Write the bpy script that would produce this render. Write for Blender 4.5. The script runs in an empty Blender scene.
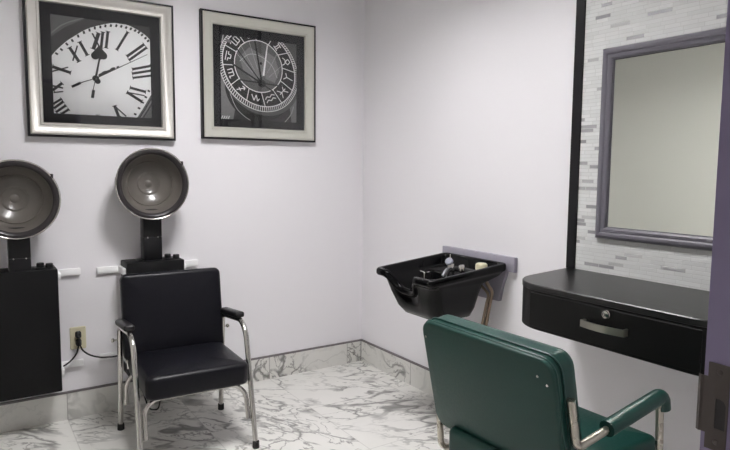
import bpy, bmesh, math, random
from mathutils import Vector, Matrix
random.seed(4)
SC = bpy.context.scene
COL = SC.collection
V = Vector

# ------------------------------------------------------------------ materials
def nodes(name):
    m = bpy.data.materials.new(name); m.use_nodes = True
    nt = m.node_tree
    return m, nt, nt.nodes['Principled BSDF']

def mat(name, col, rough=.5, metal=0., bump=0., bscale=60., spec=.5, coat=0., vary=0.):
    m, nt, b = nodes(name)
    b.inputs['Base Color'].default_value = (*col, 1)
    b.inputs['Roughness'].default_value = rough
    b.inputs['Metallic'].default_value = metal
    b.inputs['Specular IOR Level'].default_value = spec
    b.inputs['Coat Weight'].default_value = coat
    if bump or vary:
        tc = nt.nodes.new('ShaderNodeTexCoord')
        n = nt.nodes.new('ShaderNodeTexNoise'); n.inputs['Scale'].default_value = bscale; n.inputs['Detail'].default_value = 4
        nt.links.new(tc.outputs['Object'], n.inputs['Vector'])
        if bump:
            bp = nt.nodes.new('ShaderNodeBump'); bp.inputs['Strength'].default_value = bump; bp.inputs['Distance'].default_value = .002
            nt.links.new(n.outputs['Fac'], bp.inputs['Height']); nt.links.new(bp.outputs['Normal'], b.inputs['Normal'])
        if vary:
            r = nt.nodes.new('ShaderNodeMapRange'); r.inputs[1].default_value = .3; r.inputs[2].default_value = .7
            r.inputs[3].default_value = rough - vary; r.inputs[4].default_value = rough + vary
            nt.links.new(n.outputs['Fac'], r.inputs[0]); nt.links.new(r.outputs[0], b.inputs['Roughness'])
    return m

class NB:                                     # tiny node-building helper
    def __init__(s, nt): s.nt = nt
    def new(s, t, **kw):
        n = s.nt.nodes.new(t)
        for k, v in kw.items(): setattr(n, k, v)
        return n
    def _in(s, sock, v):
        if isinstance(v, bpy.types.NodeSocket): s.nt.links.new(v, sock)
        elif v is not None: sock.default_value = v
    def math(s, op, a, b=None, c=None):
        n = s.new('ShaderNodeMath', operation=op)
        s._in(n.inputs[0], a); s._in(n.inputs[1], b); s._in(n.inputs[2], c)
        return n.outputs[0]
    def mixc(s, f, a, b):
        n = s.new('ShaderNodeMix', data_type='RGBA')
        s._in(n.inputs[0], f); s._in(n.inputs[6], a); s._in(n.inputs[7], b)
        return n.outputs[2]
    def smooth(s, v, a, b, c=0., d=1.):
        n = s.new('ShaderNodeMapRange', interpolation_type='SMOOTHSTEP')
        s._in(n.inputs[0], v)
        for i, q in enumerate((a, b, c, d)): n.inputs[i + 1].default_value = q
        return n.outputs[0]
    def comb(s, x, y, z):
        n = s.new('ShaderNodeCombineXYZ')
        for i, q in enumerate((x, y, z)): s._in(n.inputs[i], q)
        return n.outputs[0]
    def sep(s, v):
        n = s.new('ShaderNodeSeparateXYZ'); s.nt.links.new(v, n.inputs[0]); return n.outputs
    def vmath(s, op, a, b):
        n = s.new('ShaderNodeVectorMath', operation=op); s._in(n.inputs[0], a); s._in(n.inputs[1], b); return n.outputs[0]
    def noise(s, vec, scale, detail=4., rough=.55, dist=0.):
        n = s.new('ShaderNodeTexNoise'); s._in(n.inputs['Vector'], vec)
        n.inputs['Scale'].default_value = scale; n.inputs['Detail'].default_value = detail
        n.inputs['Roughness'].default_value = rough; n.inputs['Distortion'].default_value = dist
        return n
    def white(s, vec):
        n = s.new('ShaderNodeTexWhiteNoise', noise_dimensions='3D'); s._in(n.inputs['Vector'], vec); return n

TILE = .5635
def marble(name, axes, ox=-.122, oy=.008, seed=0., jw=.7):
    """white marble tiles with grey veins; axes = which object axes carry joints"""
    m, nt, b = nodes(name); N = NB(nt)
    tc = N.new('ShaderNodeTexCoord'); P = tc.outputs['Object']
    x, y, z = N.sep(P)
    tx = N.math('DIVIDE', N.math('SUBTRACT', x, ox), TILE); ty = N.math('DIVIDE', N.math('SUBTRACT', y, oy), TILE)
    ix = N.math('FLOOR', tx) if 'x' in axes else 0.
    iy = N.math('FLOOR', ty) if 'y' in axes else 0.
    idv = N.comb(ix, iy, seed)
    wn = N.white(idv)
    off = N.vmath('MULTIPLY', wn.outputs['Color'], (9., 9., 9.))
    Q = N.vmath('ADD', P, off)
    rot = N.new('ShaderNodeVectorRotate', rotation_type='Z_AXIS'); nt.links.new(Q, rot.inputs['Vector'])
    nt.links.new(N.math('MULTIPLY_ADD', wn.outputs['Value'], 1.3, -.2), rot.inputs['Angle'])
    Q = rot.outputs[0]
    S = N.vmath('MULTIPLY', Q, (1.0, 2.1, 1.6))
    wob = N.noise(S, 6., 5.)
    S2 = N.vmath('ADD', S, N.vmath('MULTIPLY', wob.outputs['Color'], (.14, .14, .14)))
    n1 = N.noise(S2, 1.9, 2.5, .5, .8)
    n2 = N.noise(S2, 4.2, 4., .55, .6)
    a1 = N.math('ABSOLUTE', N.math('SUBTRACT', n1.outputs['Fac'], .5))
    a2 = N.math('ABSOLUTE', N.math('SUBTRACT', n2.outputs['Fac'], .5))
    mask = N.smooth(N.noise(Q, 2.4, 3.).outputs['Fac'], .36, .54)
    v1 = N.math('MULTIPLY', N.smooth(a1, 0., .030, 1., 0.), N.math('MULTIPLY_ADD', mask, .8, .2))
    v2 = N.math('MULTIPLY', N.smooth(a2, 0., .026, .85, 0.), mask)
    blot = N.math('MULTIPLY', N.smooth(N.noise(S2, 4.2, 6., .65, .4).outputs['Fac'], .58, .70), N.math('MULTIPLY', mask, .75))
    plain = N.smooth(wn.outputs['Value'], .30, .38, .18, 1.)
    vein = N.math('MULTIPLY', N.math('MINIMUM', N.math('MAXIMUM', N.math('MAXIMUM', v1, v2), blot), 1.), plain)
    base = N.mixc(N.noise(Q, 5., 3.).outputs['Fac'], (.70, .69, .655, 1), (.79, .78, .75, 1))
    c = N.mixc(N.math('MULTIPLY', vein, .92), base, (.17, .165, .155, 1))
    # joints
    j = None
    for ax, t in (('x', tx), ('y', ty)):
        if ax in axes:
            f = N.math('FRACT', t); d = N.math('MINIMUM', f, N.math('SUBTRACT', 1., f))
            k = N.smooth(d, .0025, .0055, 1., 0.)
            j = k if j is None else N.math('MAXIMUM', j, k)
    if j is not None: c = N.mixc(N.math('MULTIPLY', j, jw), c, (.25, .235, .22, 1))
    nt.links.new(c, b.inputs['Base Color'])
    b.inputs['Roughness'].default_value = .28; b.inputs['Specular IOR Level'].default_value = .35
    return m

def mosaic(name):
    """linear strip mosaic: white glass with scattered brushed-metal pieces"""
    m, nt, b = nodes(name); N = NB(nt)
    tc = N.new('ShaderNodeTexCoord'); x, y, z = N.sep(tc.outputs['Object'])
    H = .0152
    rz = N.math('DIVIDE', z, H); row = N.math('FLOOR', rz); fz = N.math('FRACT', rz)
    w = N.math('MULTIPLY_ADD', N.white(N.comb(row, 3.1, 0.)).outputs['Value'], .05, .05)
    ry = N.math('DIVIDE', N.math('ADD', y, N.math('MULTIPLY', N.white(N.comb(row, 7.7, 2.)).outputs['Value'], 5.)), w)
    cel = N.math('FLOOR', ry); fy = N.math('FRACT', ry)
    rnd = N.white(N.comb(row, cel, 1.)).outputs['Value']
    rnd2 = N.white(N.comb(row, cel, 5.)).outputs['Value']
    metal = N.math('GREATER_THAN', rnd, .915)
    dz = N.math('MULTIPLY', N.math('MINIMUM', fz, N.math('SUBTRACT', 1., fz)), H)
    dy = N.math('MULTIPLY', N.math('MINIMUM', fy, N.math('SUBTRACT', 1., fy)), w)
    g = N.smooth(N.math('MINIMUM', dz, dy), .0004, .0013, 1., 0.)
    wht = N.mixc(rnd2, (.64, .65, .64, 1), (.74, .745, .74, 1))
    pc = N.mixc(metal, wht, N.mixc(rnd2, (.40, .395, .415, 1), (.88, .875, .885, 1)))
    c = N.mixc(g, pc, (.50, .50, .49, 1))
    nt.links.new(c, b.inputs['Base Color'])
    ng = N.math('SUBTRACT', 1., g)
    nt.links.new(N.math('MULTIPLY', N.math('MULTIPLY', metal, ng), .5), b.inputs['Metallic'])
    nt.links.new(N.math('MULTIPLY_ADD', g, .4, N.math('MULTIPLY_ADD', metal, .08, .18)), b.inputs['Roughness'])
    bp = N.new('ShaderNodeBump'); bp.inputs['Strength'].default_value = .5; bp.inputs['Distance'].default_value = .0015
    nt.links.new(ng, bp.inputs['Height']); nt.links.new(bp.outputs['Normal'], b.inputs['Normal'])
    return m

def emit(name, col, s):
    m, nt, b = nodes(name)
    b.inputs['Base Color'].default_value = (.8, .8, .8, 1)
    b.inputs['Emission Color'].default_value = (*col, 1); b.inputs['Emission Strength'].default_value = s
    return m

def glass_pane(name):
    m = bpy.data.materials.new(name); m.use_nodes = True; nt = m.node_tree; nt.nodes.clear()
    o = nt.nodes.new('ShaderNodeOutputMaterial'); mx = nt.nodes.new('ShaderNodeMixShader')
    t = nt.nodes.new('ShaderNodeBsdfTransparent'); g = nt.nodes.new('ShaderNodeBsdfGlossy'); f = nt.nodes.new('ShaderNodeFresnel')
    g.inputs['Roughness'].default_value = .03; f.inputs['IOR'].default_value = 1.45
    nt.links.new(f.outputs[0], mx.inputs[0]); nt.links.new(t.outputs[0], mx.inputs[1]); nt.links.new(g.outputs[0], mx.inputs[2])
    nt.links.new(mx.outputs[0], o.inputs[0])
    return m

M = dict(
    wall=mat('wall_paint', (.865, .845, .872), .6, bump=.12, bscale=90, spec=.3),
    wall_cream=mat('cream_paint', (.76, .755, .71), .6, bump=.12, bscale=90, spec=.3),
    ceil=mat('ceiling_white', (.88, .88, .87), .9),
    strip=mat('grey_strip', (.16, .145, .15), .5),
    black_trim=mat('black_trim', (.008, .0075, .009), .4, spec=.3),
    lav=mat('lavender_paint', (.25, .21, .35), .45, bump=.1, bscale=40),
    lav_grey=mat('lavender_grey_frame', (.125, .118, .142), .35),
    lav_plate=mat('lavender_plate', (.32, .305, .36), .5),
    vinyl=mat('black_vinyl', (.006, .006, .009), .36, bump=.12, bscale=140, vary=.05, spec=.2),
    pad=mat('black_pad', (.012, .011, .013), .4, spec=.35),
    green=mat('green_vinyl', (.008, .046, .037), .38, bump=.10, bscale=150, vary=.06, spec=.35),
    chrome=mat('chrome', (.62, .60, .57), .16, 1.),
    nickel=mat('brushed_nickel', (.56, .54, .47), .34, 1., bump=.06, bscale=160),
    worn=mat('worn_chrome', (.50, .465, .40), .3, 1., vary=.08, bscale=40),
    rubber=mat('black_rubber', (.012, .012, .012), .7),
    cab=mat('black_cabinet', (.005, .005, .0055), .5, bump=.25, bscale=220, spec=.2),
    blkpl=mat('black_plastic', (.006, .006, .007), .3, spec=.3),
    hood=mat('hood_dark', (.030, .026, .028), .3, spec=.35),
    hood_in=mat('smoked_bowl', (.108, .097, .086), .32, coat=.25),
    white_pl=mat('white_plastic', (.95, .945, .95), .4),
    cream_pl=mat('ivory_plastic', (.68, .63, .45), .4),
    bowl=mat('black_porcelain', (.0035, .0035, .004), .14, spec=.13),
    brass=mat('brass_pipe', (.24, .185, .14), .3, 1.),
    hose=mat('grey_hose', (.25, .25, .27), .4, .6),
    knob=mat('clear_grey_knob', (.42, .43, .50), .25, .4),
    wood=mat('black_laminate', (.0035, .0035, .0035), .42, bump=.08, bscale=200, spec=.26),
    wood_top=mat('black_laminate_top', (.006, .006, .006), .33, bump=.05, bscale=200, spec=.6),
    mirror=mat('mirror_glass', (.90, .925, .875), .015, 1.),
    silver=mat('silver_moulding', (.62, .60, .56), .33, .75, bump=.08, bscale=50),
    silver_g=mat('champagne_moulding', (.66, .655, .59), .4, .6, bump=.08, bscale=50),
    fr_edge=mat('black_frame_edge', (.006, .005, .007), .4, spec=.3),
    matb=mat('charcoal_mat', (.018, .018, .020), .7, spec=.2),
    bronze=mat('bronze_plate', (.095, .08, .077), .45, .7, bump=.2, bscale=120),
    dark=mat('hole_shade', (.03, .028, .03), .8),  # flat dark tone that paints the shade inside small holes
    glass=glass_pane('picture_glass'),
    lamp=emit('lamp_diffuser', (1., .985, .985), 49.),
    hall_fill=emit('hall_fill_diffuser', (1., .97, .95), 4.),  # glow of the added, unseen hall lamp
    lampfr=mat('lamp_frame', (.75, .75, .75), .5),
    floor=marble('marble_floor', 'xy', seed=7., jw=.32),
    base_b=marble('marble_base_back', 'x', seed=21.),
    base_r=marble('marble_base_right', 'y', oy=.006, seed=23.),
    mosaic=mosaic('strip_mosaic'),
)
def ink(n, v): return mat('print_' + n, (v, v, v), .6)
INK = dict(k=ink('black', .012), d=ink('dark', .035), g=ink('grey', .11), m=ink('mid', .22), l=ink('light', .5), w=ink('white', .88))

# ------------------------------------------------------------------ geometry helpers
def obj(name, bm, m, parent=None, smooth=True, angle=35, origin=None):
    bmesh.ops.recalc_face_normals(bm, faces=bm.faces[:])
    me = bpy.data.meshes.new(name)
    off = V((0, 0, 0))
    if parent is not None:
        p = parent
        while p is not None: off += p.location; p = p.parent
    elif origin is not None: off = V(origin)
    bmesh.ops.translate(bm, verts=bm.verts[:], vec=-off)
    bm.to_mesh(me); bm.free()
    for q in (m if isinstance(m, (list, tuple)) else [m]): me.materials.append(q)
    o = bpy.data.objects.new(name, me); COL.objects.link(o)
    if parent is not None: o.parent = parent
    elif origin is not None: o.location = origin
    if smooth:
        for p in me.polygons: p.use_smooth = True
        me.set_sharp_from_angle(angle=math.radians(angle))
    return o

def thing(name, loc, label, cat, group=None):
    o = bpy.data.objects.new(name, None); COL.objects.link(o); o.location = loc; o.empty_display_size = .1
    o['label'] = label; o['category'] = cat; o['kind'] = 'thing'
    if group: o['group'] = group
    return o
def tag(o, label, cat, group=None):
    o['label'] = label; o['category'] = cat; o['kind'] = 'thing'
    if group: o['group'] = group
    return o
def struct(name, bm, m, label=None, smooth=False):
    o = obj(name, bm, m, None, smooth); o['kind'] = 'structure'
    o['label'] = label or name.replace('_', ' '); o['category'] = name.split('_')[0]
    return o

def box(bm, lo, hi, bev=0., seg=2, mi=0):
    r = bmesh.ops.create_cube(bm, size=1.)
    lo, hi = V(lo), V(hi); c = (lo + hi) / 2; d = hi - lo
    for v in r['verts']: v.co = V((v.co.x * d.x, v.co.y * d.y, v.co.z * d.z)) + c
    if bev:
        es = {e for v in r['verts'] for e in v.link_edges}
        bmesh.ops.bevel(bm, geom=list(es), offset=bev, segments=seg, affect='EDGES', profile=.5)
    return bm
def B(lo, hi, bev=0., seg=2): return box(bmesh.new(), lo, hi, bev, seg)

def fillet(pts, r, n=7):
    """round the corners of a polyline"""
    pts = [V(p) for p in pts]; out = [pts[0]]
    rs = r if isinstance(r, (list, tuple)) else [r] * (len(pts) - 2)
    for i in range(1, len(pts) - 1):
        a, b, c = pts[i - 1], pts[i], pts[i + 1]; R = rs[i - 1]
        d1 = (a - b).normalized(); d2 = (c - b).normalized()
        ang = d1.angle(d2)
        if R <= 0 or abs(ang - math.pi) < 1e-3: out.append(b); continue
        t = min(R / math.tan(ang / 2), (a - b).length * .49, (c - b).length * .49); R = t * math.tan(ang / 2)
        bis = (d1 + d2).normalized(); ctr = b + bis * (R / math.sin(ang / 2))
        s, e = b + d1 * t - ctr, b + d2 * t - ctr
        w = s.angle(e)
        for k in range(n + 1):
            f = k / n; out.append(ctr + (s * math.sin((1 - f) * w) + e * math.sin(f * w)) / math.sin(w))
    out.append(pts[-1]); return out
def smoothpath(pts, n=8):
    """Catmull-Rom"""
    P = [V(p) for p in pts]; P = [P[0] * 2 - P[1]] + P + [P[-1] * 2 - P[-2]]; out = []
    for i in range(1, len(P) - 2):
        for k in range(n):
            t = k / n
            out.append(.5 * ((2 * P[i]) + (P[i + 1] - P[i - 1]) * t + (2 * P[i - 1] - 5 * P[i] + 4 * P[i + 1] - P[i + 2]) * t * t + (3 * P[i] - P[i - 1] - 3 * P[i + 1] + P[i + 2]) * t ** 3))
    out.append(P[-2]); return out
def tube(bm, pts, r, seg=14, closed=False, cap_round=False):
    pts = [V(p) for p in pts]; n = len(pts); rings = []
    T = []
    for i in range(n):
        if closed: t = pts[(i + 1) % n] - pts[i - 1]
        else: t = pts[min(i + 1, n - 1)] - pts[max(i - 1, 0)]
        T.append(t.normalized())
    u = T[0].orthogonal().normalized()
    for i in range(n):
        if i: u = T[i - 1].rotation_difference(T[i]) @ u
        u = (u - T[i] * u.dot(T[i])).normalized(); w = T[i].cross(u)
        rr = r(i / (n - 1)) if callable(r) else r
        rings.append([bm.verts.new(pts[i] + (u * math.cos(a) + w * math.sin(a)) * rr) for a in [2 * math.pi * k / seg for k in range(seg)]])
    m = n if closed else n - 1
    for i in range(m):
        A, C = rings[i], rings[(i + 1) % n]
        for k in range(seg): bm.faces.new((A[k], A[(k + 1) % seg], C[(k + 1) % seg], C[k]))
    if not closed:
        for ring, s in ((rings[0], -1), (rings[-1], 1)):
            f = bm.faces.new(ring)
            if cap_round:
                rr = (ring[0].co - f.calc_center_median()).length
                bmesh.ops.inset_individual(bm, faces=[f], thickness=rr * .35, depth=rr * .3)
    return bm
def T_(pts, r, seg=14, **k): return tube(bmesh.new(), pts, r, seg, **k)

def lathe(bm, prof, O, axis, seg=48):
    """prof: (radius, distance along axis)"""
    O = V(O); ax = V(axis).normalized(); u = ax.orthogonal().normalized(); w = ax.cross(u); rings = []
    for r, h in prof:
        if r < 1e-6: rings.append([bm.verts.new(O + ax * h)])
        else: rings.append([bm.verts.new(O + ax * h + (u * math.cos(2 * math.pi * k / seg) + w * math.sin(2 * math.pi * k / seg)) * r) for k in range(seg)])
    for A, C in zip(rings, rings[1:]):
        for k in range(seg):
            k2 = (k + 1) % seg
            if len(A) == 1 and len(C) == 1: continue
            if len(A) == 1: bm.faces.new((A[0], C[k2], C[k]))
            elif len(C) == 1: bm.faces.new((A[k], A[k2], C[0]))
            else: bm.faces.new((A[k], A[k2], C[k2], C[k]))
    return bm
def L_(prof, O, axis, seg=48): return lathe(bmesh.new(), prof, O, axis, seg)

def rrect(w, h, r, n=6):
    r = max(min(r, w / 2 - 1e-4, h / 2 - 1e-4), 1e-4); out = []
    for cx, cy, a0 in ((w / 2 - r, h / 2 - r, 0), (-w / 2 + r, h / 2 - r, 90), (-w / 2 + r, -h / 2 + r, 180), (w / 2 - r, -h / 2 + r, 270)):
        for k in range(n + 1):
            a = math.radians(a0 + 90 * k / n); out.append((cx + r * math.cos(a), cy + r * math.sin(a)))
    return out
def loft(bm, loops, cap0=True, cap1=True):
    R = [[bm.verts.new(p) for p in L] for L in loops]; n = len(R[0])
    for A, C in zip(R, R[1:]):
        for k in range(n): bm.faces.new((A[k], A[(k + 1) % n], C[(k + 1) % n], C[k]))
    if cap0: bm.faces.new(R[0][::-1])
    if cap1: bm.faces.new(R[-1])
    return bm
def slab(O, A, Bv, Nv, w, h, r, levels, n=6):
    """rounded-rectangle solid: levels = [(inset, height)...] along the normal"""
    O, A, Bv, Nv = V(O), V(A).normalized(), V(Bv).normalized(), V(Nv).normalized(); loops = []
    for ins, hh in levels:
        loops.append([O + A * a + Bv * b + Nv * hh for a, b in rrect(w - 2 * ins, h - 2 * ins, r - ins * .6, n)])
    return loft(bmesh.new(), loops)
def cushion(O, A, Bv, Nv, w, h, t, r, e, puff=.012, front_only=False):
    """upholstered pad of thickness t with rounded edges e and a crowned face"""
    lv = []
    if not front_only:
        lv = [(e * (1 - math.sin(math.radians(22.5 * k))), e * (1 - math.cos(math.radians(22.5 * k)))) for k in range(5)]
    else: lv = [(0, 0)]
    for k in range(6):
        a = math.radians(18 * k); lv.append((e * (1 - math.cos(a)), t - e + e * math.sin(a)))
    m = min(w, h) / 2 - e
    for f, g in ((.10, .30), (.22, .56), (.36, .78), (.50, .92), (.64, 1.)): lv.append((e + m * f, t + puff * g))
    return slab(O, A, Bv, Nv, w, h, r, lv, 8)

# ------------------------------------------------------------------ room shell
XL, YF, YH, ZC = -2.62, -2.90, -4.6, 2.91      # left wall, doorway wall (room face), hall end, ceiling
struct('floor', B((XL - .1, YH - .1, -.1), (.1, .1, 0)), M['floor'], 'white marble tile floor with grey veins')
struct('ceiling', B((XL - .1, YH - .1, ZC), (.1, .1, ZC + .1)), M['ceil'], 'plain white ceiling')
struct('wall_back', B((XL - .1, 0, 0), (.1, .1, ZC)), M['wall'], 'pale lavender white back wall')
struct('wall_right', B((0, YH, 0), (.1, 0, ZC)), M['wall'], 'pale lavender white right wall')
struct('wall_left', B((XL - .1, YH, 0), (XL, 0, ZC)), M['wall_cream'], 'plain cream left wall')
struct('wall_hall', B((XL - .1, YH - .1, 0), (.1, YH, ZC)), M['wall'], 'hall wall behind the doorway')
JX, YB = -1.30, -3.02
bm = bmesh.new()
box(bm, (JX + .02, YB, 0), (0, YF, ZC)); box(bm, (XL, YB, 2.08), (JX + .02, YF, ZC))
struct('wall_front', bm, M['wall'], 'wall around the doorway')
# door frame: lavender jambs and head, with the strike plate let into the right jamb
bm = bmesh.new()
box(bm, (JX, YB - .012, 0), (JX + .02, YF + .0, 2.06)); box(bm, (XL, YB - .012, 2.06), (JX + .02, YF, 2.08)); box(bm, (XL, YB - .012, 0), (XL + .02, YF, 2.06))
box(bm, (JX + .008, YB - .027, 0), (JX + .07, YB - .012, 2.12))
door = struct('door_1', bm, M['lav'], 'lavender painted door jamb at the right edge')
def strike():
    bm = bmesh.new(); x = JX - .0016
    y0, y1, z0, z1 = -2.9065, -2.9365, .892, 1.022
    hy0, hy1, hz0, hz1 = -2.9185, -2.9335, .925, .970
    outer = [(y0, z0), (y1, z0), (y1, z1), (y0, z1)]
    hole = [(hy0, hz0), (hy1, hz0), (hy1, hz1 - .008), (hy1 + .003, hz1 - .002), (hy1 + .009, hz1), (hy0, hz1)]
    es = []
    for P in (outer, hole):
        vs = [bm.verts.new((x, a, b)) for a, b in P]
        es += [bm.edges.new((vs[i], vs[(i + 1) % len(vs)])) for i in range(len(vs))]
    bmesh.ops.triangle_fill(bm, edges=es, use_beauty=True)
    g = bmesh.ops.extrude_face_region(bm, geom=bm.faces[:])
    bmesh.ops.translate(bm, verts=[q for q in g['geom'] if isinstance(q, bmesh.types.BMVert)], vec=(.0015, 0, 0))
    # curved lip reaching past the jamb edge into the room
    prof = [(x, y0), (x, YF - .001), (x - .001, YF + .003), (x + .002, YF + .008)]
    vs = [[bm.verts.new((px, py, zz)) for px, py in prof] for zz in (.915, 1.0)]
    vb = [[bm.verts.new((px + .0015, py, zz)) for px, py in prof] for zz in (.915, 1.0)]
    for i in range(3):
        bm.faces.new((vs[0][i], vs[0][i + 1], vs[1][i + 1], vs[1][i])); bm.faces.new((vb[0][i], vb[1][i], vb[1][i + 1], vb[0][i + 1]))
        bm.faces.new((vs[0][i], vb[0][i], vb[0][i + 1], vs[0][i + 1])); bm.faces.new((vs[1][i], vs[1][i + 1], vb[1][i + 1], vb[1][i]))
    bm.faces.new((vs[0][3], vb[0][3], vb[1][3], vs[1][3]))
    pl = obj('strike_plate', bm, M['bronze'], door, False); pl['label'] = 'worn bronze strike plate'
    obj('latch_shade', B((JX - .0006, hy1, hz0), (JX + .001, hy0, hz1)), M['dark'], pl, False)  # thin dark sheet painting in the shade of the latch hole
    for zz in (1.010, .905): obj('screw', L_([(0, .0032), (.003, .003), (.0045, .0016), (.0045, 0)], (JX, -2.9225, zz), (-1, 0, 0), 16), M['bronze'], pl)
strike()

# baseboards: marble tiles capped by a grey strip
struct('baseboard_back', B((XL, -.012, 0), (0, 0, .138)), M['base_b'], 'marble tile baseboard of the back wall')
struct('baseboard_right', B((-.012, YF, 0), (0, -.012, .138)), M['base_r'], 'marble tile baseboard of the right wall')
bm = bmesh.new(); box(bm, (XL, -.014, .138), (0, 0, .147)); box(bm, (-.014, YF, .138), (0, -.014, .147)); box(bm, (-.0155, -.0155, 0), (-.012, -.012, .138))
struct('trim_1', bm, M['strip'], 'thin grey strip capping the marble baseboard')
# mosaic field behind the mirror with its black edge strips
struct('wall_mosaic', B((-.008, -2.605, .868), (0, -1.695, ZC)), M['mosaic'], 'white strip mosaic field behind the mirror')
struct('trim_2', B((-.016, -1.695, .873), (0, -1.651, ZC), .002), M['black_trim'], 'black vertical trim strip at the left edge of the mosaic')
struct('trim_3', B((-.016, -2.649, .873), (0, -2.605, ZC), .002), M['black_trim'], 'black vertical trim strip at the right edge of the mosaic')

# ceiling lamps
def lamp(name, x0, y0, x1, y1, m, label):
    t = thing(name, ((x0 + x1) / 2, (y0 + y1) / 2, ZC), label, 'ceiling light')
    bm = bmesh.new()
    for lo, hi in (((x0 - .03, y0 - .03), (x1 + .03, y0)), ((x0 - .03, y1), (x1 + .03, y1 + .03)), ((x0 - .03, y0), (x0, y1)), ((x1, y0), (x1 + .03, y1))):
        box(bm, (*lo, ZC - .30), (*hi, ZC))
    obj('frame', bm, M['lampfr'], t, False)  # deep sides added to hold direct light off the upper walls
    obj('diffuser', B((x0, y0, ZC - .022), (x1, y1, ZC)), m, t, False)
lamp('ceiling_light', -1.47, -1.76, -.93, -1.0, M['lamp'], 'deep white ceiling light above the middle of the room')
lamp('ceiling_light', -2.3, -4.2, -1.7, -3.6, M['hall_fill'], 'added unseen hall ceiling light that brightens the door jamb')  # unseen lamp added in the hall so the jamb gets light

# ------------------------------------------------------------------ framed prints
def frame_loft(rect, prof, m, name, parent):
    """rect = x0,x1,z0,z1 on the back wall; prof = (inset, distance from wall)"""
    x0, x1, z0, z1 = rect; loops = []
    for i, d in prof: loops.append([(x0 + i, -d, z0 + i), (x1 - i, -d, z0 + i), (x1 - i, -d, z1 - i), (x0 + i, -d, z1 - i)])
    bm = bmesh.new(); loft(bm, loops + [loops[0]], False, False)
    bmesh.ops.remove_doubles(bm, verts=bm.verts[:], dist=1e-6)
    return obj(name, bm, m, parent, True, 28)
def clip(poly, x0, x1, z0, z1):
    for ax, lim, sg in ((0, x0, 1), (0, x1, -1), (1, z0, 1), (1, z1, -1)):
        out = []
        for i in range(len(poly)):
            a, b = poly[i - 1], poly[i]; da, db = sg * (a[ax] - lim), sg * (b[ax] - lim)
            if (da >= 0) != (db >= 0):
                t = da / (da - db); out.append((a[0] + (b[0] - a[0]) * t, a[1] + (b[1] - a[1]) * t))
            if db >= 0: out.append(b)
        poly = out
        if len(poly) < 3: return []
    return poly
class Print:
    """flat printed picture: polygons in ink, each a hair in front of the last"""
    def __init__(s, rect, y): s.r = rect; s.y = y; s.bm = bmesh.new(); s.k = 0; s.inks = list(INK)
    def poly(s, pts, c):
        P = clip([tuple(p) for p in pts], *s.r)
        if len(P) < 3: return
        s.k += 1; y = s.y - s.k * 1.2e-5
        try: f = s.bm.faces.new([s.bm.verts.new((x, y, z)) for x, z in P])
        except ValueError: return
        f.material_index = s.inks.index(c)
    def line(s, a, b, w, c, w2=None):
        a, b = V(a), V(b); d = (b - a).normalized(); n = V((-d.y, d.x)); w2 = w if w2 is None else w2
        s.poly([a + n * w / 2, b + n * w2 / 2, b - n * w2 / 2, a - n * w / 2], c)
    def path(s, pts, w, c):
        pts = [V(p) for p in pts]
        for a, b in zip(pts, pts[1:]): s.line(a, b, w, c)
    def ell(s, c, rx, rz, col, rot=0., n=64, a0=0, a1=360):
        s.poly(s.epts(c, rx, rz, rot, n, a0, a1), col)
    def epts(s, c, rx, rz, rot=0., n=64, a0=0, a1=360):
        ca, sa = math.cos(math.radians(rot)), math.sin(math.radians(rot)); o = []
        for k in range(n):
            t = math.radians(a0 + (a1 - a0) * k / n); x, z = rx * math.cos(t), rz * math.sin(t)
            o.append((c[0] + x * ca - z * sa, c[1] + x * sa + z * ca))
        return o
    def done(s, parent):
        x0, x1, z0, z1 = s.r
        f = s.bm.faces.new([s.bm.verts.new(p) for p in ((x0, s.y, z0), (x1, s.y, z0), (x1, s.y, z1), (x0, s.y, z1))]); f.material_index = s.inks.index('g')
        bm = s.bm
        me_o = obj('print', bm, [INK[k] for k in s.inks], parent, False)
        # every print faces the room
        return me_o

def picture(rect, mr, ir, label, msilver, draw):
    x0, x1, z0, z1 = rect
    t = thing('picture_frame', ((x0 + x1) / 2, 0, z0), label, 'picture', 'framed clock prints on the back wall')
    frame_loft(rect, [(0, .001), (0, .030), (.002, .033), (.010, .033), (.012, .030), (.012, .001)], M['fr_edge'], 'outer_edge', t)
    w = mr[0] - x0
    frame_loft(rect, [(.0105, .002), (.0105, .032), (.017, .036), (.026, .034), (w * .55, .026), (w * .78, .024), (w * .82, .027), (w * .93, .026), (w, .018), (w, .002)], msilver, 'moulding', t)
    bm = bmesh.new()
    m0, m1, n0, n1 = mr; i0, i1, j0, j1 = ir
    for lo, hi in (((m0 - .004, n0 - .004), (m1 + .004, j0)), ((m0 - .004, j1), (m1 + .004, n1 + .004)), ((m0 - .004, j0), (i0, j1)), ((i1, j0), (m1 + .004, j1))):
        box(bm, (lo[0], -.013, lo[1]), (hi[0], -.009, hi[1]))
    obj('mat_board', bm, M['matb'], t, False)
    pr = Print((i0, i1, j0, j1), -.0105); draw(pr); pr.done(t)
    obj('glass', B((m0 - .002, -.0165, n0 - .002), (m1 + .002, -.015, n1 + .002)), M['glass'], t, False)
    obj('backing', B((x0 + .012, -.0088, z0 + .012), (x1 - .012, -.002, z1 - .012)), M['matb'], t, False)
    return t

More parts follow.
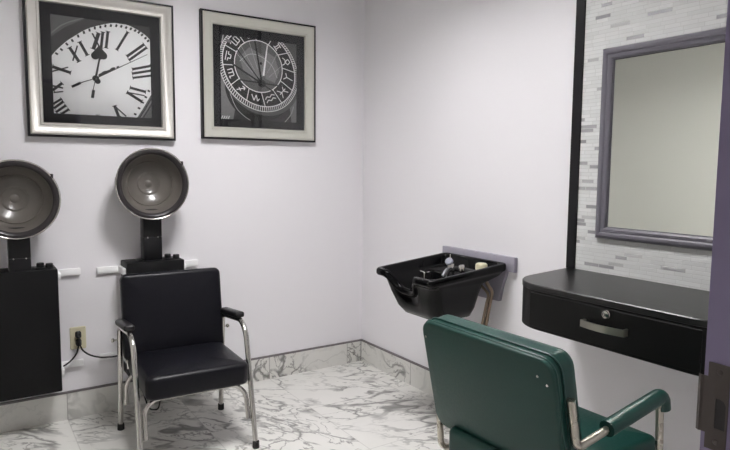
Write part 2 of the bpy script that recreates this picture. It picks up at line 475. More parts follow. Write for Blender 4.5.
def draw_clock(p):
    x0, x1, z0, z1 = p.r
    p.poly([(x0, z0), (x1, z0), (x1, z1), (x0, z1)], 'd')
    p.poly([(-1.83, 1.915), (-1.76, 1.975), (-1.68, 2.02), (-1.66, 2.035), (-1.83, 2.035)], 'g')
    p.path(smoothpath([(-1.83, 1.93), (-1.77, 1.985), (-1.70, 2.02), (-1.66, 2.035)]), .005, 'm')
    p.poly([(x1 + .01, 1.70), (-1.40, 1.62), (-1.455, 1.54), (x1 + .01, 1.54)], 'g')
    face = smoothpath([(-1.83, 1.822), (-1.797, 1.864), (-1.755, 1.908), (-1.719, 1.937), (-1.675, 1.970), (-1.628, 1.995), (-1.547, 2.023), (-1.50, 2.026), (-1.452, 2.021), (-1.38, 1.986), (-1.34, 1.945)], 4)
    p.poly([tuple(q) for q in face] + [(-1.34, 1.70), (-1.36, 1.673), (-1.402, 1.60), (-1.434, 1.55), (-1.83, 1.55)], 'w')
    for off, c in ((.012, 'k'), (.02, 'm'), (.030, 'k')):
        p.path([(-1.345 + off, 1.70), (-1.36 + off, 1.673), (-1.402 + off, 1.60), (-1.434 + off, 1.55)], .005, c)
    ticks = [(-1.8, 1.844), (-1.778, 1.866), (-1.753, 1.895), (-1.728, 1.915), (-1.701, 1.94), (-1.674, 1.961), (-1.648, 1.976), (-1.623, 1.989), (-1.597, 1.998), (-1.573, 2.006), (-1.547, 2.011), (-1.521, 2.014), (-1.497, 2.014), (-1.473, 2.011), (-1.45, 2.008), (-1.429, 2.002), (-1.411, 1.995), (-1.395, 1.984), (-1.378, 1.97), (-1.365, 1.957), (-1.368, 1.698), (-1.384, 1.665), (-1.401, 1.636), (-1.42, 1.605), (-1.44, 1.573)]
    C = V((-1.627, 1.741))
    for t in ticks:
        q = V((t[0], t[1])); d = (q - C).normalized() if t[1] > 1.75 else V((.9, -.4))
        p.line(q - d * .007, q + d * .007, .0095, 'k')
    thick = {'XII': (.008, .017, .013, .013), 'XI': (.015, .007, .014), 'I': (.012,), 'II': (.013, .012), 'III': (.012, .012, .011), 'IV': (.013, .006, .014), 'V': (.015, .007), 'VI': (.006, .004), 'X': (.014, .006), 'IX': (.008, .013, .006), 'VIII': (.010, .011, .011, .011)}
    S = {'XII': [[(-1.636, 1.962), (-1.603, 1.895)], [(-1.606, 1.966), (-1.633, 1.885)], [(-1.586, 1.974), (-1.597, 1.894)], [(-1.562, 1.98), (-1.573, 1.897)]], 'XI': [[(-1.742, 1.88), (-1.701, 1.816)], [(-1.706, 1.893), (-1.729, 1.817)], [(-1.695, 1.913), (-1.662, 1.851)]], 'I': [[(-1.466, 1.99), (-1.522, 1.893)]], 'II': [[(-1.386, 1.937), (-1.473, 1.866)], [(-1.373, 1.922), (-1.463, 1.848)]], 'III': [[(-1.356, 1.829), (-1.448, 1.803)], [(-1.354, 1.805), (-1.449, 1.781)], [(-1.354, 1.779), (-1.447, 1.759)]], 'IV': [[(-1.462, 1.708), (-1.384, 1.692)], [(-1.478, 1.683), (-1.390, 1.672)], [(-1.478, 1.683), (-1.405, 1.640)]], 'V': [[(-1.541, 1.610), (-1.522, 1.555)], [(-1.538, 1.606), (-1.485, 1.559)]], 'VI': [[(-1.628, 1.562), (-1.621, 1.55)], [(-1.615, 1.563), (-1.62, 1.55)]], 'X': [[(-1.82, 1.780), (-1.741, 1.758)], [(-1.751, 1.784), (-1.822, 1.757)]], 'IX': [[(-1.822, 1.688), (-1.777, 1.681)], [(-1.781, 1.704), (-1.822, 1.668)], [(-1.820, 1.656), (-1.777, 1.664)]], 'VIII': [[(-1.822, 1.602), (-1.786, 1.628)], [(-1.82, 1.581), (-1.779, 1.615)], [(-1.812, 1.562), (-1.768, 1.597)], [(-1.788, 1.555), (-1.755, 1.579)]]}
    for k, L in S.items():
        for (a, b), w in zip(L, thick[k]):
            p.line(a, b, w, 'k')
            if w > .009:                                    # serifs
                d = (V(b) - V(a)).normalized(); n = V((-d.y, d.x))
                for e in (a, b): p.line(V(e) - n * w * .85, V(e) + n * w * .85, .0035, 'k')
    # hands
    p.line(C, (-1.370, 1.887), .006, 'k', .002)
    for q, r in (((-1.602, 1.762), .010), ((-1.585, 1.772), .013), ((-1.565, 1.783), .008), ((-1.545, 1.795), .011), ((-1.52, 1.808), .006)): p.ell(q, r * 1.4, r * .62, 'k', 30, 20)
    p.line(C, (-1.70, 1.712), .0035, 'k'); p.line((-1.738, 1.690), (-1.697, 1.713), .012, 'k')
    p.line(C, (-1.606, 1.84), .011, 'k', .008)
    p.ell((-1.626, 1.853), .019, .019, 'k', 0, 24); p.ell((-1.588, 1.857), .019, .019, 'k', 0, 24)
    p.poly([(-1.643, 1.86), (-1.607, 1.905), (-1.571, 1.866), (-1.60, 1.835)], 'k')
    p.line(C, (-1.641, 1.68), .0035, 'k'); p.line((-1.6385, 1.682), (-1.645, 1.642), .014, 'k')
    p.ell(C, .016, .015, 'k', 0, 20); p.ell((-1.618, 1.728), .014, .014, 'k', 0, 20); p.ell((-1.624, 1.738), .004, .004, 'm', 0, 12)

def draw_dial(p):
    x0, x1, z0, z1 = p.r
    p.poly([(x0, z0), (x1, z0), (x1, z1), (x0, z1)], 'd')
    p.poly([(x0, 1.89), (-.935, 1.78), (-.885, 1.65), (-.90, z0), (x0, z0)], 'm')
    p.poly([(x1, 1.72), (-.545, 1.69), (-.53, z0), (x1, z0)], 'm')
    p.poly([(-.60, z1), (-.545, 1.99), (-.515, 1.88), (x1, 1.80), (x1, z1)], 'g')
    for k in range(4): p.line((-.972 + k * .013, 1.573), (-.962 + k * .013, 1.592), .005, 'w')
    c3, c2, c1 = V((-.735, 1.868)), V((-.735, 1.876)), V((-.741, 1.886))
    R3, R2, R1 = (.262, .228), (.242, .208), (.156, .146); rot = -38
    p.ell((-.735, 1.78), .215, .215, 'k', 0)
    p.path(smoothpath([(-.960, 1.83), (-.937, 1.785), (-.91, 1.70), (-.88, 1.639), (-.84, 1.60), (-.792, 1.571)]), .004, 'l')
    p.path(smoothpath([(-.515, 1.67), (-.535, 1.62), (-.577, 1.570)]), .005, 'l')
    p.ell((-.725, 1.845), .262, .226, 'g', rot)
    p.ell(c3, *R3, 'w', rot); p.ell(c3, R3[0] - .004, R3[1] - .004, 'd', rot)
    n = 110
    A = p.epts(c3, R3[0] - .004, R3[1] - .004, rot, n); Bq = p.epts(c2, R2[0], R2[1], rot, n)
    for k in range(n): p.line(A[k], Bq[k], .0042, 'w')
    p.ell(c2, *R2, 'w', rot); p.ell(c2, R2[0] - .006, R2[1] - .006, 'k', rot)
    A = p.epts(c2, R2[0] - .006, R2[1] - .006, rot, 12, 12, 372); Bq = p.epts(c1, R1[0], R1[1], rot, 12, 12, 372)
    for a, b in zip(A, Bq): p.line(a, b, .005, 'w')
    # generic twelve signs in the dark band
    G = [[[(-.3, .5), (0, .2), (.3, .5)], [(0, .2), (0, -.6)]], [[(-.4, .6), (-.2, .2), (.2, .2), (.4, .6)], [(-.3, -.2), (0, .2), (.3, -.2), (0, -.55), (-.3, -.2)]],
         [[(-.4, .5), (.4, .5)], [(-.4, -.5), (.4, -.5)], [(-.15, .5), (-.15, -.5)], [(.15, .5), (.15, -.5)]], [[(-.4, .2), (0, .4), (.4, .2)], [(.4, -.2), (0, -.4), (-.4, -.2)]],
         [[(-.3, -.4), (-.3, .1), (0, .5), (.3, .1), (.1, -.4), (.4, -.5)]], [[(-.5, .4), (-.5, -.5)], [(-.5, .4), (-.15, .4), (-.15, -.5)], [(-.15, .4), (.2, .4), (.2, -.5), (.5, -.3)]],
         [[(-.5, -.4), (.5, -.4)], [(-.5, -.1), (-.2, -.1), (-.2, .3), (.2, .3), (.2, -.1), (.5, -.1)]], [[(-.5, .4), (-.5, -.4)], [(-.1, .4), (-.1, -.4)], [(.3, .4), (.3, -.4), (.55, -.3)], [(-.5, .4), (.3, .4)]],
         [[(-.4, -.5), (.4, .5), (0, .5)], [(.4, .5), (.4, .1)], [(-.3, 0), (.1, -.3)]], [[(-.4, .5), (-.2, -.3), (.1, .4), (.2, -.4), (.45, -.1)]],
         [[(-.5, .2), (-.25, .4), (0, .2), (.25, .4), (.5, .2)], [(-.5, -.2), (-.25, 0), (0, -.2), (.25, 0), (.5, -.2)]], [[(-.35, .5), (-.1, 0), (-.35, -.5)], [(.35, .5), (.1, 0), (.35, -.5)], [(-.35, 0), (.35, 0)]]]
    A = p.epts(c2, R2[0] - .006, R2[1] - .006, rot, 12, 27, 387); Bq = p.epts(c1, R1[0], R1[1], rot, 12, 27, 387)
    for k, (a, b) in enumerate(zip(A, Bq)):
        a, b = V(a), V(b); cen = (a + b) / 2; s = (a - b).length * .62
        if s < .012: continue
        up = (b - a).normalized(); rt = V((up.y, -up.x))
        for st in G[k]: p.path([cen + rt * q[0] * s * 1.25 + up * q[1] * s for q in st], .0055, 'w')
    p.ell(c1, *R1, 'w', rot); p.ell(c1, R1[0] - .0055, R1[1] - .0055, 'g', rot)
    p.poly([(-.86, 1.93), (-.80, 1.99), (-.71, 1.95), (-.70, 1.84), (-.78, 1.80), (-.84, 1.86)], 'm')
    p.poly([(-.70, 1.98), (-.64, 1.95), (-.61, 1.87), (-.64, 1.80), (-.70, 1.82)], 'm')
    H = V((-.723, 1.79))
    for q in ((-.885, 1.955), (-.855, 2.0), (-.80, 2.02), (-.62, 1.98), (-.60, 1.90)): p.line(H + (V(q) - H) * .35, q, .002, 'l')
    p.path(smoothpath([(-.86, 1.905), (-.80, 1.95), (-.73, 1.945), (-.66, 1.90), (-.625, 1.83)]), .004, 'l')
    p.line((-.89, 1.99), H, .007, 'k'); p.line((-.765, 2.03), H, .010, 'k'); p.line((-.93, 1.90), H, .010, 'k')
    p.line((-.86, 1.80), (-.59, 1.785), .008, 'k'); p.line(H, (-.645, 1.745), .008, 'k')
    p.line((-.687, 2.013), (-.713, 1.836), .007, 'w', .012)
    p.ell(H, .024, .022, 'k', 0, 20); p.ell((-.728, 1.905), .008, .008, 'k', 0, 14)
    p.line((-.965, 1.995), (-.955, 2.04), .006, 'l'); p.line((-.90, 2.03), (-.875, 2.045), .006, 'l'); p.ell((-.925, 2.01), .018, .009, 'm', 0, 16)

picture((-1.938, -1.236, 1.441, 2.152), (-1.868, -1.302, 1.511, 2.085), (-1.822, -1.356, 1.556, 2.030),
        'silver framed print of a white clock face with roman numerals', M['silver'], draw_clock)
picture((-1.088, -.374, 1.458, 2.162), (-1.017, -.440, 1.529, 2.097), (-.973, -.496, 1.574, 2.041),
        'champagne framed print of a dark astronomical dial, nearest the room corner', M['silver_g'], draw_dial)

# ------------------------------------------------------------------ wall mounted hair dryers
def make_dryer(x):
    t = thing('hair_dryer', (x, 0, .20), 'round hood hair dryer on black wall cabinet behind the black vinyl chair', 'hair dryer', 'hood dryers on the back wall')
    w = .1465
    cab = obj('cabinet', B((x - w, -.155, .203), (x + w, -.0005, .808), .006), M['cab'], t)
    obj('switch_base', B((x + .055, -.13, .8095), (x + .132, -.055, .813), .001), M['blkpl'], t)
    for dx, dy in ((.080, -.075), (.115, -.11)):
        obj('control_knob', L_([(0, .020), (.014, .020), (.0165, .017), (.018, .0)], (x + dx, dy, .8125), (0, 0, 1), 20), M['blkpl'], t)
    bm = bmesh.new()
    box(bm, (x - .054, -.128, .8075), (x + .038, -.052, .932), .002); box(bm, (x - .054, -.1275, .9335), (x + .038, -.0525, 1.08), .002); box(bm, (x - .052, -.125, .93), (x + .036, -.055, .936))
    box(bm, (x - .082, -.140, .8075), (x + .045, -.04, .8125), .002)
    nk = obj('neck', bm, M['blkpl'], t)
    for dx in (-.034, .018): obj('screw', L_([(0, .002), (.0035, .0015), (.0045, 0)], (x + dx, -.128, .932), (0, -1, 0), 12), M['chrome'], nk)
    c = (x - .0105, -.170, 1.211)          # hood opening centre, facing the room; distances run back towards the wall
    hd = obj('hood', L_([(.1515, .010), (.155, .003), (.165, -.003), (.176, -.001), (.1795, .006), (.179, .03), (.172, .062), (.150, .10), (.115, .128), (.07, .143), (.03, .148), (0, .149)], c, (0, 1, 0), 72), M['hood'], t)
    obj('inner_bowl', L_([(.1525, .009), (.151, .014), (.147, .026), (.132, .050), (.118, .062), (.113, .060), (.109, .066), (.09, .082), (.060, .096), (.052, .0945), (.048, .098), (.02, .104), (.012, .099), (0, .098)], c, (0, 1, 0), 72), M['hood_in'], hd)['label'] = 'smoky brown inner bowl'
    ring = [(c[0] + .181 * math.cos(a), c[1] + .0015, c[2] + .1805 * math.sin(a)) for a in [2 * math.pi * k / 72 for k in range(72)]]
    obj('rim', T_(ring, .0036, 10, closed=True), M['chrome'], hd)['label'] = 'thin chrome rim'
    a = math.radians(36)
    obj('latch', B((c[0] + .181 * math.cos(a) - .005, c[1] - .002, c[2] + .181 * math.sin(a) - .012), (c[0] + .181 * math.cos(a) + .009, c[1] + .02, c[2] + .181 * math.sin(a) + .012), .003), M['hood'], hd)
    return t
def copy_tree(o, parent=None):
    c = o.copy(); COL.objects.link(c); c.parent = parent
    for ch in list(o.children): copy_tree(ch, c)
    return c
DX = -1.386
d1 = make_dryer(DX)
d2 = copy_tree(d1); d2.location.x = -1.994
d2['label'] = 'round hood hair dryer on black cabinet at the left edge, below the white clock print'
for ch in d2.children:                    # this hood is set lower on its post
    if ch.name.startswith(('hood', 'neck')): ch.location.z -= .067
    if ch.name.startswith('hood'): ch.location.x -= .004

def bracket(xs, side, z, label):
    """angle bracket: one flange on the wall, one along the cabinet side (side = +1 right of cabinet)"""
    bm = bmesh.new()
    a, b = sorted((xs, xs + side * .014)); box(bm, (a, -.135, z), (b, 0, z + .036), .003)
    a, b = sorted((xs, xs + side * .118)); box(bm, (a, -.016, z), (b, 0, z + .034), .003)
    o = obj('wall_bracket', bm, M['white_pl'], None, origin=((xs, 0, z)))
    tag(o, label, 'bracket', 'white angle brackets beside the dryers')
w = .147
bracket(-1.994 + w, 1, .748, 'white wall bracket at upper right of the left edge dryer cabinet')
bracket(-1.994 + w, 1, .272, 'white wall bracket at lower right of the left edge dryer cabinet')
bracket(DX - w, -1, .744, 'white wall bracket at upper left of the dryer cabinet behind the chair')
bracket(DX - w, -1, .283, 'white wall bracket behind the black chair left arm, under the sagging cord')
bracket(DX + w, 1, .744, 'white wall bracket just above the right corner of the black chair back')

# wall outlet with the two dryer cords
t = thing('wall_outlet', (-1.750, 0, .36), 'ivory wall outlet plate between the two dryers', 'outlet')
obj('cover_plate', slab((-1.750, 0, .4185), (1, 0, 0), (0, 0, 1), (0, -1, 0), .076, .116, .006, [(0, 0), (0, .003), (.003, .006)]), M['cream_pl'], t)
for z in (.398, .439):
    obj('socket', slab((-1.750, -.0055, z), (1, 0, 0), (0, 0, 1), (0, -1, 0), .030, .030, .012, [(0, 0), (0, .0012)]), M['cream_pl'], t)
obj('screw', L_([(0, .0015), (.003, .001), (.003, 0)], (-1.750, -.006, .4185), (0, -1, 0), 12), M['nickel'], t)
def cord(pts, z, label, dryer):
    cd = obj('power_cord', T_(smoothpath(pts, 8), .0042, 8), M['rubber'], dryer); cd['label'] = label
    obj('plug', slab((-1.750, -.0068, z), (1, 0, 0), (0, 0, 1), (0, -1, 0), .026, .032, .007, [(0, 0), (0, .018), (.004, .026), (.007, .034)]), M['rubber'], cd)
cord([(-1.750, -.036, .437), (-1.752, -.052, .43), (-1.753, -.053, .405), (-1.765, -.045, .352), (-1.79, -.04, .317), (-1.82, -.045, .298), (-1.849, -.06, .292)], .439, 'black cord curving left from the outlet', d2)
cord([(-1.750, -.036, .396), (-1.748, -.060, .39), (-1.735, -.055, .362), (-1.70, -.045, .330), (-1.65, -.04, .309), (-1.60, -.04, .303), (-1.55, -.045, .295), (-1.49, -.06, .22), (-1.455, -.10, .09), (-1.435, -.12, .02), (-1.41, -.13, .0055), (-1.385, -.125, .012), (-1.37, -.10, .07), (-1.378, -.09, .15), (-1.38, -.085, .2025)], .398, 'black cord running right from the outlet behind the chair', d1)

# ------------------------------------------------------------------ black dryer chair
def black_chair():
    xc, hx = -1.356, .2535
    t = thing('dryer_chair', (xc, -.55, 0), 'black vinyl armchair with chrome tube legs in front of the hair dryer', 'chair')
    st = obj('seat', cushion((xc + .008, -.560, .297), (1, 0, 0), (0, 1, 0), (0, 0, 1), .462, .455, .107, .035, .026, .010), M['vinyl'], t, angle=60)
    tilt = math.radians(8.5)
    Bv = V((0, math.sin(tilt), math.cos(tilt))); Nv = V((0, -math.cos(tilt), math.sin(tilt)))
    cb = V((xc + .002, -.300, .566))
    obj('backrest', cushion(cb, (1, 0, 0), Bv, Nv, .486, .418, .074, .03, .022, .008), M['vinyl'], t, angle=60)
    for s in (-1, 1): obj('back_support', T_(fillet([(xc + s * .19, -.30, .45), (xc + s * .19, -.345, .318), (xc + s * .19, -.60, .300)], .03), .010, 10), M['chrome'], t)
    for s in (-1, 1):
        x = xc + s * hx
        P = fillet([(x, -.293, .03), (x, -.345, .536), (x, -.680, .572), (x, -.806, .03)], [.045, .10], 9)
        sf = obj('side_frame', T_(P, .0122, 16), M['chrome'], t)
        for y in (-.291, -.811):
            obj('rubber_foot', L_([(0, 0), (.015, 0), (.0165, .004), (.0155, .032), (.0125, .034)], (x, y, 0), (0, 0, 1), 20), M['rubber'], sf)
        d = V((0, -.335, .036)).normalized(); n = V((0, d.z, -d.y)); n = n if n.z > 0 else -n
        pad = cushion(V((x, -.490, .5605)), (1, 0, 0), d, n, .046, .255, .028, .012, .010, .002)
        obj('arm_pad', pad, M['pad'], sf)
        kn = L_([(0, .026), (.009, .025), (.011, .018), (.008, .012), (.004, .010), (.004, 0)], (x + s * .012, -.326, .465), (s, 0, 0), 14)
        obj('adjuster_knob', kn, M['chrome'], sf)
        obj('adjuster_bar', T_(fillet([(x - s * .026, -.335, .50), (x - s * .026, -.350, .40), (x - s * .028, -.38, .33)], .02), .0065, 8), M['chrome'], sf)
    def ly(z): return -.8125 + .2258 * z
    h = hx - .0245
    P = fillet([(xc - h, ly(.14), .135), (xc - h, ly(.292) + .012, .2925), (xc + h, ly(.292) + .012, .2925), (xc + h, ly(.14), .135)], .075, 9)
    obj('front_stretcher', T_(P, .0108, 14, cap_round=True), M['chrome'], t)
    P = fillet([(xc - h, -.318, .135), (xc - h, -.335, .2925), (xc + h, -.335, .2925), (xc + h, -.318, .135)], .075, 9)
    obj('rear_stretcher', T_(P, .0108, 14, cap_round=True), M['chrome'], t)
    return t
bc = black_chair(); bc.rotation_euler.z = math.radians(-2.4); bc.location.x -= .011

# ------------------------------------------------------------------ green salon chair (back towards the doorway)
def green_chair():
    yc = -2.167
    t = thing('salon_chair', (-.80, yc, 0), 'green vinyl armchair with tubular metal arms facing the vanity', 'chair')
    b0, b1 = V((-.972, yc - .004, .490)), V((-1.048, yc - .004, .838))
    Bv = (b1 - b0).normalized(); h = (b1 - b0).length; Nv = V((Bv.z, 0, -Bv.x)); O = (b0 + b1) / 2; A = V((0, 1, 0))
    W = .500
    bk = obj('backrest', cushion(O + Nv * .012, A, Bv, Nv, W - .004, h - .004, .092, .042, .034, .010, True), M['green'], t, angle=60)
    pn = obj('back_panel', slab(O, A, Bv, Nv, W, h, .042, [(.006, 0), (.0015, .0015), (0, .005), (0, .013)], 8), M['green'], bk, angle=50)
    for hh in (.013, .034):
        lp = [O + A * a + Bv * b + Nv * hh for a, b in rrect(W, h, .042, 8)]
        obj('piping', T_(lp, .0032, 8, closed=True), M['green'], bk)
    for a, b in ((-.200, .128), (-.228, .112), (.236, .124), (-.232, -.128)):
        obj('screw', L_([(0, .0018), (.0028, .0014), (.0038, 0)], O + A * a + Bv * b, -Nv, 14), M['chrome'], pn)
    obj('seat', cushion((-.750, yc - .024, .418), (1, 0, 0), (0, 1, 0), (0, 0, 1), .490, .392, .094, .018, .018, .010), M['green'], t, angle=60)
    for s in (-1, 1):
        y = yc + s * .267
        P = fillet([(-.986, y, .739), (-.957, y, .607), (-.592, y, .664), (-.545, y, .012), (-.96, y, .012)], [.026, .035, .05], 8)
        af = obj('arm_frame', T_(P, .0108, 16, cap_round=True), M['worn'], t)
        d = (V((-.592, y, .664)) - V((-.957, y, .607))).normalized(); st = V((-.592, y, .664)) - d * .245
        up = V((0, 0, .003))
        P = fillet([st + up, V((-.584, y, .669)), V((-.576, y, .628))], .03, 8)
        obj('arm_pad', T_(P, .0225, 18, cap_round=True), M['green'], af)
        bolt = T_([(-.979, yc + s * .245, .710), (-.979, yc + s * .267, .710)], .006, 10)
        obj('mounting_bolt', bolt, M['worn'], af)
        ys = yc + s * .255
        P = fillet([(-.958, ys, .555), (-.944, ys, .392), (-.63, ys, .392)], .035, 8)
        obj('back_support', T_(P, .0105, 14), M['worn'], t)
    for x, hw, z in ((-.90, .258, .392), (-.60, .27, .392), (-.95, .267, .012)):
        obj('cross_bar', T_([(x, yc - hw, z), (x, yc + hw, z)], .0105, 12), M['worn'], t)
green_chair()

# ------------------------------------------------------------------ shampoo bowl on the right wall
def shampoo_bowl():
    yc = -1.10
    t = thing('shampoo_bowl', (0, yc, .60), 'black shampoo bowl basin mounted on the right wall', 'shampoo bowl')
    base = rrect(1., 2., .0001, 1)
    # sample a rounded square in (u: 0 wall .. 1 front, v: -1..1)
    def ring(xb, xf, wb, wf, zb, zf, dip, r=.05, n=10, m=16):
        pts = []
        L = xb - xf
        c = [(1, -1), (1, 1), (0, 1), (0, -1)]
        q = []
        ru, rv = r / L, r / ((wb + wf) / 2)
        cen = [(1 - ru, -1 + rv, 270), (1 - ru, 1 - rv, 0), (ru, 1 - rv, 90), (ru, -1 + rv, 180)]
        for i, (cu, cv, a0) in enumerate(cen):
            for k in range(n):
                a = math.radians(a0 + 90 * k / (n - 1)); q.append((cu + ru * math.sin(a + math.pi / 2) if False else cu + ru * math.cos(a), cv + rv * math.sin(a)))
            nu, nv, na = cen[(i + 1) % 4]
            s = q[-1]; a = math.radians(na); e = (nu + ru * math.cos(a), nv + rv * math.sin(a))
            for k in range(1, m): q.append((s[0] + (e[0] - s[0]) * k / m, s[1] + (e[1] - s[1]) * k / m))
        for u, v in q:
            wgt = max(0., min(1., (u - .72) / .25)); wgt = wgt * wgt * (3 - 2 * wgt)
            g = max(0., 1 - (abs(v - .10) / .50) ** 2.4); g = g * g * (3 - 2 * g)
            x = xb + (xf - xb) * u + .050 * wgt * g * (dip / .08)
            y = yc + v * (wb + (wf - wb) * u)
            z = zb + (zf - zb) * u - dip * wgt * g
            pts.append((x, y, z))
        return pts
    zb, zf, D = .850, .806, .078
    R = []
    R.append(ring(-.175, -.365, .115, .11, .585, .580, 0, .04))
    R.append(ring(-.160, -.395, .142, .138, .592, .588, 0, .05))
    R.append(ring(-.155, -.425, .168, .162, .635, .625, 0, .055))
    R.append(ring(-.150, -.452, .190, .182, .715, .695, .012, .05))
    R.append(ring(-.145, -.465, .208, .200, .762, zf - .055, .055, .045))
    R.append(ring(-.125, -.470, .212, .204, .768, zf - .050, .062, .045))
    R.append(ring(-.045, -.478, .214, .206, zb - .058, zf - .046, .068, .045))
    R.append(ring(-.032, -.492, .222, .212, zb - .040, zf - .036, .078, .04))
    R.append(ring(-.027, -.503, .230, .220, zb - .034, zf - .033, D, .035))
    R.append(ring(-.026, -.508, .233, .223, zb - .026, zf - .026, D, .035))
    R.append(ring(-.026, -.508, .233, .223, zb - .010, zf - .010, D, .035))
    R.append(ring(-.028, -.503, .230, .220, zb - .002, zf - .002, D, .033))
    R.append(ring(-.032, -.497, .225, .216, zb, zf, D, .030))
    R.append(ring(-.044, -.484, .213, .205, zb, zf, D, .030))
    R.append(ring(-.050, -.479, .207, .200, zb - .004, zf - .004, D, .030))
    R.append(ring(-.054, -.475, .203, .196, zb - .014, zf - .014, D - .002, .030))
    R.append(ring(-.058, -.468, .198, .191, .800, zf - .040, D - .02, .035))
    R.append(ring(-.066, -.462, .192, .187, .790, zf - .052, D - .035, .035))
    R.append(ring(-.185, -.452, .178, .176, .782, zf - .078, .030, .04))
    R.append(ring(-.195, -.440, .170, .168, .765, zf - .105, .010, .045))
    R.append(ring(-.205, -.405, .140, .135, .660, .650, 0, .05))
    R.append(ring(-.215, -.370, .115, .112, .622, .620, 0, .05))
    R.append(ring(-.240, -.335, .06, .06, .614, .613, 0, .03))
    bs = obj('basin', loft(bmesh.new(), R), M['bowl'], t, angle=70)
    obj('drain', L_([(0, .004), (.022, .004), (.026, .001), (.026, 0)], (-.288, yc, .6135), (0, 0, 1), 24), M['chrome'], bs)
    # lavender-grey mounting plate and bracket
    obj('wall_plate', B((-.024, -1.362, .806), (-.0005, -.838, .880), .003), M['lav_plate'], t)
    bm = bmesh.new(); pr = [(-1.308, .806), (-1.300, .780), (-1.280, .725), (-1.264, .650), (-.936, .650), (-.92, .725), (-.90, .780), (-.892, .806)]
    loft(bm, [[(-.0005, a, b) for a, b in pr], [(-.020, a, b) for a, b in pr]])
    obj('mounting_bracket', bm, M['lav_plate'], t, False)
    # faucet
    fx, fy, fz = -.128, -1.030, .776
    fc = obj('faucet', L_([(0, .040), (.017, .040), (.021, .034), (.022, .010), (.026, .004), (.026, 0)], (fx, fy, fz), (0, 0, 1), 24), M['chrome'], t)
    obj('dial', L_([(0, .012), (.017, .0115), (.0205, .008), (.021, -.004), (.016, -.008), (0, -.008)], (fx - .012, fy + .002, fz + .050), (-.72, -.25, .62), 28), M['knob'], fc)
    obj('lever', T_([(fx, fy + .01, fz + .05), (fx + .012, fy + .022, fz + .086)], lambda f: .0028 - .001 * f, 10, cap_round=True), M['chrome'], fc)
    obj('faucet_body', T_(fillet([(fx + .005, fy - .02, fz + .02), (fx + .005, fy - .09, fz + .022), (fx + .004, fy - .19, fz + .018)], .02), .010, 14, cap_round=True), M['rubber'], fc)
    obj('spout', T_(fillet([(fx - .02, fy - .02, fz + .018), (-.185, fy - .03, .795), (-.215, fy - .035, .765)], .03), .008, 12, cap_round=True), M['hose'], fc)
    obj('hot_valve', L_([(0, .026), (.014, .026), (.018, .02), (.020, 0)], (fx - .002, fy - .085, fz + .016), (-.2, 0, 1), 20), M['chrome'], fc)
    # cream vacuum breaker cap
    vb = obj('vacuum_breaker', L_([(0, .060), (.022, .060), (.028, .055), (.029, .048), (.029, .030), (.022, .024), (.016, .018), (.016, 0)], (fx - .004, -1.252, .788), (0, 0, 1), 28), M['cream_pl'], t)
    vb['label'] = 'cream vacuum breaker cap'
    # spray hose in the basin
    sh = obj('spray_hose', T_(smoothpath([(fx - .02, -1.07, .790), (-.19, -1.09, .800), (-.225, -1.10, .765), (-.245, -1.10, .68), (-.25, -1.10, .622)], 8), .005, 10), M['rubber'], t)
    P = fillet([(-.33, -1.062, .700), (-.33, -1.062, .792), (-.345, -1.045, .797)], .012)
    obj('spray_tube', T_(P, .0045, 10, cap_round=True), M['chrome'], t)
    # supply hoses and drain below
    obj('supply_pipe', T_(smoothpath([(-.10, -1.238, .775), (-.085, -1.253, .735), (-.068, -1.263, .70), (-.064, -1.250, .65), (-.062, -1.228, .55), (-.055, -1.213, .48), (-.002, -1.208, .44)], 8), .009, 12), M['brass'], t)
    obj('supply_pipe', T_(smoothpath([(-.112, -1.188, .775), (-.10, -1.223, .73), (-.084, -1.253, .69), (-.082, -1.240, .63), (-.078, -1.216, .54), (-.06, -1.183, .47), (-.002, -1.173, .43)], 8), .007, 12), M['brass'], t)
    obj('hose_sleeve', T_([(-.061, -1.224, .565), (-.056, -1.212, .50)], .0105, 12), M['hose'], t)
    obj('drain_pipe', T_(fillet([(-.288, yc, .612), (-.288, yc, .42), (-.20, yc, .38), (-.13, yc, .46), (-.002, yc, .46)], .035), .018, 16), M['chrome'], t)
shampoo_bowl()

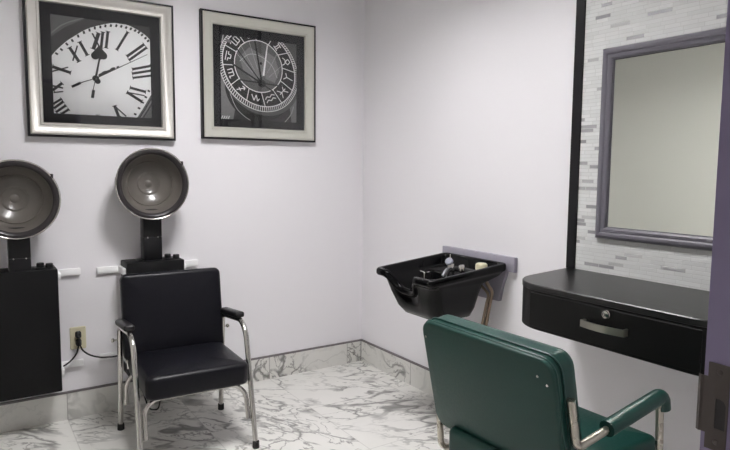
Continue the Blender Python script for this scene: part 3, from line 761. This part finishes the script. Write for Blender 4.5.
# ------------------------------------------------------------------ vanity shelf with drawer
def vanity():
    y0, y1, xf = -1.657, -2.643, -.452          # left end at the wall, right end, front face
    t = thing('vanity_shelf', (0, -2.15, .705), 'black wall mounted vanity shelf with one drawer under the mirror', 'vanity')
    def outline(ins, nx):
        r = .175 - ins
        a = (-.001, y0 - ins * .6); b = (xf + ins, y0 - .064 - ins); c = (xf + ins, y1 + .064 + ins); d = (-.001, y1 + ins * .6)
        P = fillet([(a[0], a[1], 0), (b[0], b[1], 0), (c[0], c[1], 0), (d[0], d[1], 0)], r, 12)
        return [(p.x, p.y) for p in P]
    def prism(levels):
        return loft(bmesh.new(), [[(x, y, z) for x, y in outline(i, 0)] for i, z in levels])
    obj('body', prism([(.006, .705), (.003, .708), (.003, .8515), (.003, .852)]), M['wood'], t)
    obj('top', prism([(.003, .852), (.0, .8535), (.0, .872), (.003, .875)]), M['wood_top'], t)
    dr = obj('drawer_front', slab((xf + .003, -2.15, .7805), (0, 1, 0), (0, 0, 1), (-1, 0, 0), .636, .126, .003, [(0, -.01), (0, .0005), (.001, .0012)]), M['wood'], t, False)
    P = []
    bm = bmesh.new(); n = 14; outer, inner = [], []
    for k in range(n + 1):
        f = k / n; yy = -2.077 - f * .163; bow = .026 + .012 * math.sin(math.pi * f)
        outer.append((xf - bow, yy)); inner.append((xf - bow + .006, yy))
    sect = [(xf - .002, outer[0][1])] + outer + [(xf - .002, outer[-1][1]), (xf - .002, outer[-1][1] + .007)] + [(x, min(max(y, outer[-1][1] + .007), outer[0][1] - .007)) for x, y in inner[::-1]] + [(xf - .002, outer[0][1] - .007)]
    loft(bm, [[(x, y, z) for x, y in sect] for z in (.772, .795)])
    obj('handle', bm, M['nickel'], dr, False)['label'] = 'brushed nickel bow handle'
    lk = obj('lock', L_([(0, .010), (.009, .010), (.0125, .008), (.0135, .003), (.0145, .002), (.0145, 0)], (xf, -2.158, .826), (-1, 0, 0), 28), M['chrome'], dr)
    obj('keyhole_shade', B((xf - .0108, -2.1592, .8205), (xf - .009, -2.1568, .8315)), M['dark'], lk, False)  # dark sliver painting in the shade of the key slot
vanity()

# ------------------------------------------------------------------ mirror
def mirror():
    y0, y1, z0, z1 = -1.795, -2.505, 1.021, 1.790
    t = thing('mirror', (-.008, -2.15, z0), 'large wall mirror in a lavender grey frame above the vanity', 'mirror')
    def rf(prof):
        L = []
        for i, d in prof: L.append([(-.008 - d, y0 - i, z0 + i), (-.008 - d, y1 + i, z0 + i), (-.008 - d, y1 + i, z1 - i), (-.008 - d, y0 - i, z1 - i)])
        bm = bmesh.new(); loft(bm, L + [L[0]], False, False); bmesh.ops.remove_doubles(bm, verts=bm.verts[:], dist=1e-6); return bm
    obj('frame', rf([(0, 0), (0, .012), (.004, .019), (.012, .023), (.022, .022), (.028, .0175), (.030, .0195), (.040, .018), (.046, .014), (.047, .006), (.050, .0055), (.050, .0)]), M['lav_grey'], t, True, 25)
    obj('mirror_glass', B((-.0125, y1 + .045, z0 + .045), (-.0085, y0 - .045, z1 - .045)), M['mirror'], t, False)
mirror()

# ------------------------------------------------------------------ camera and output
f, yaw, pitch, roll = 602.291, math.radians(33.591544), math.radians(5.365114), math.radians(.493436)
F = V((math.sin(yaw) * math.cos(pitch), math.cos(yaw) * math.cos(pitch), -math.sin(pitch)))
R = V((math.cos(yaw), -math.sin(yaw), 0)); U = R.cross(F)
R, U = R * math.cos(roll) + U * math.sin(roll), U * math.cos(roll) - R * math.sin(roll)
cam = bpy.data.cameras.new('camera'); co = bpy.data.objects.new('camera', cam); COL.objects.link(co)
m3 = Matrix((R, U, -F)).transposed(); co.matrix_world = Matrix.Translation((-2.201304, -3.34433, 1.3)) @ m3.to_4x4()
cam.sensor_fit = 'HORIZONTAL'; cam.sensor_width = 36.; cam.lens = f / 730 * 36; cam.clip_start = .02
SC.camera = co
wd = bpy.data.worlds.new('world'); SC.world = wd; wd.use_nodes = True
wd.node_tree.nodes['Background'].inputs[0].default_value = (.05, .05, .05, 1)
vs = SC.view_settings; vs.view_transform = 'Standard'; vs.look = 'None'; vs.gamma = 1.; vs.use_curve_mapping = False; vs.exposure = 0.
SC.cycles.use_denoising = True
SC.cycles.max_bounces = 10
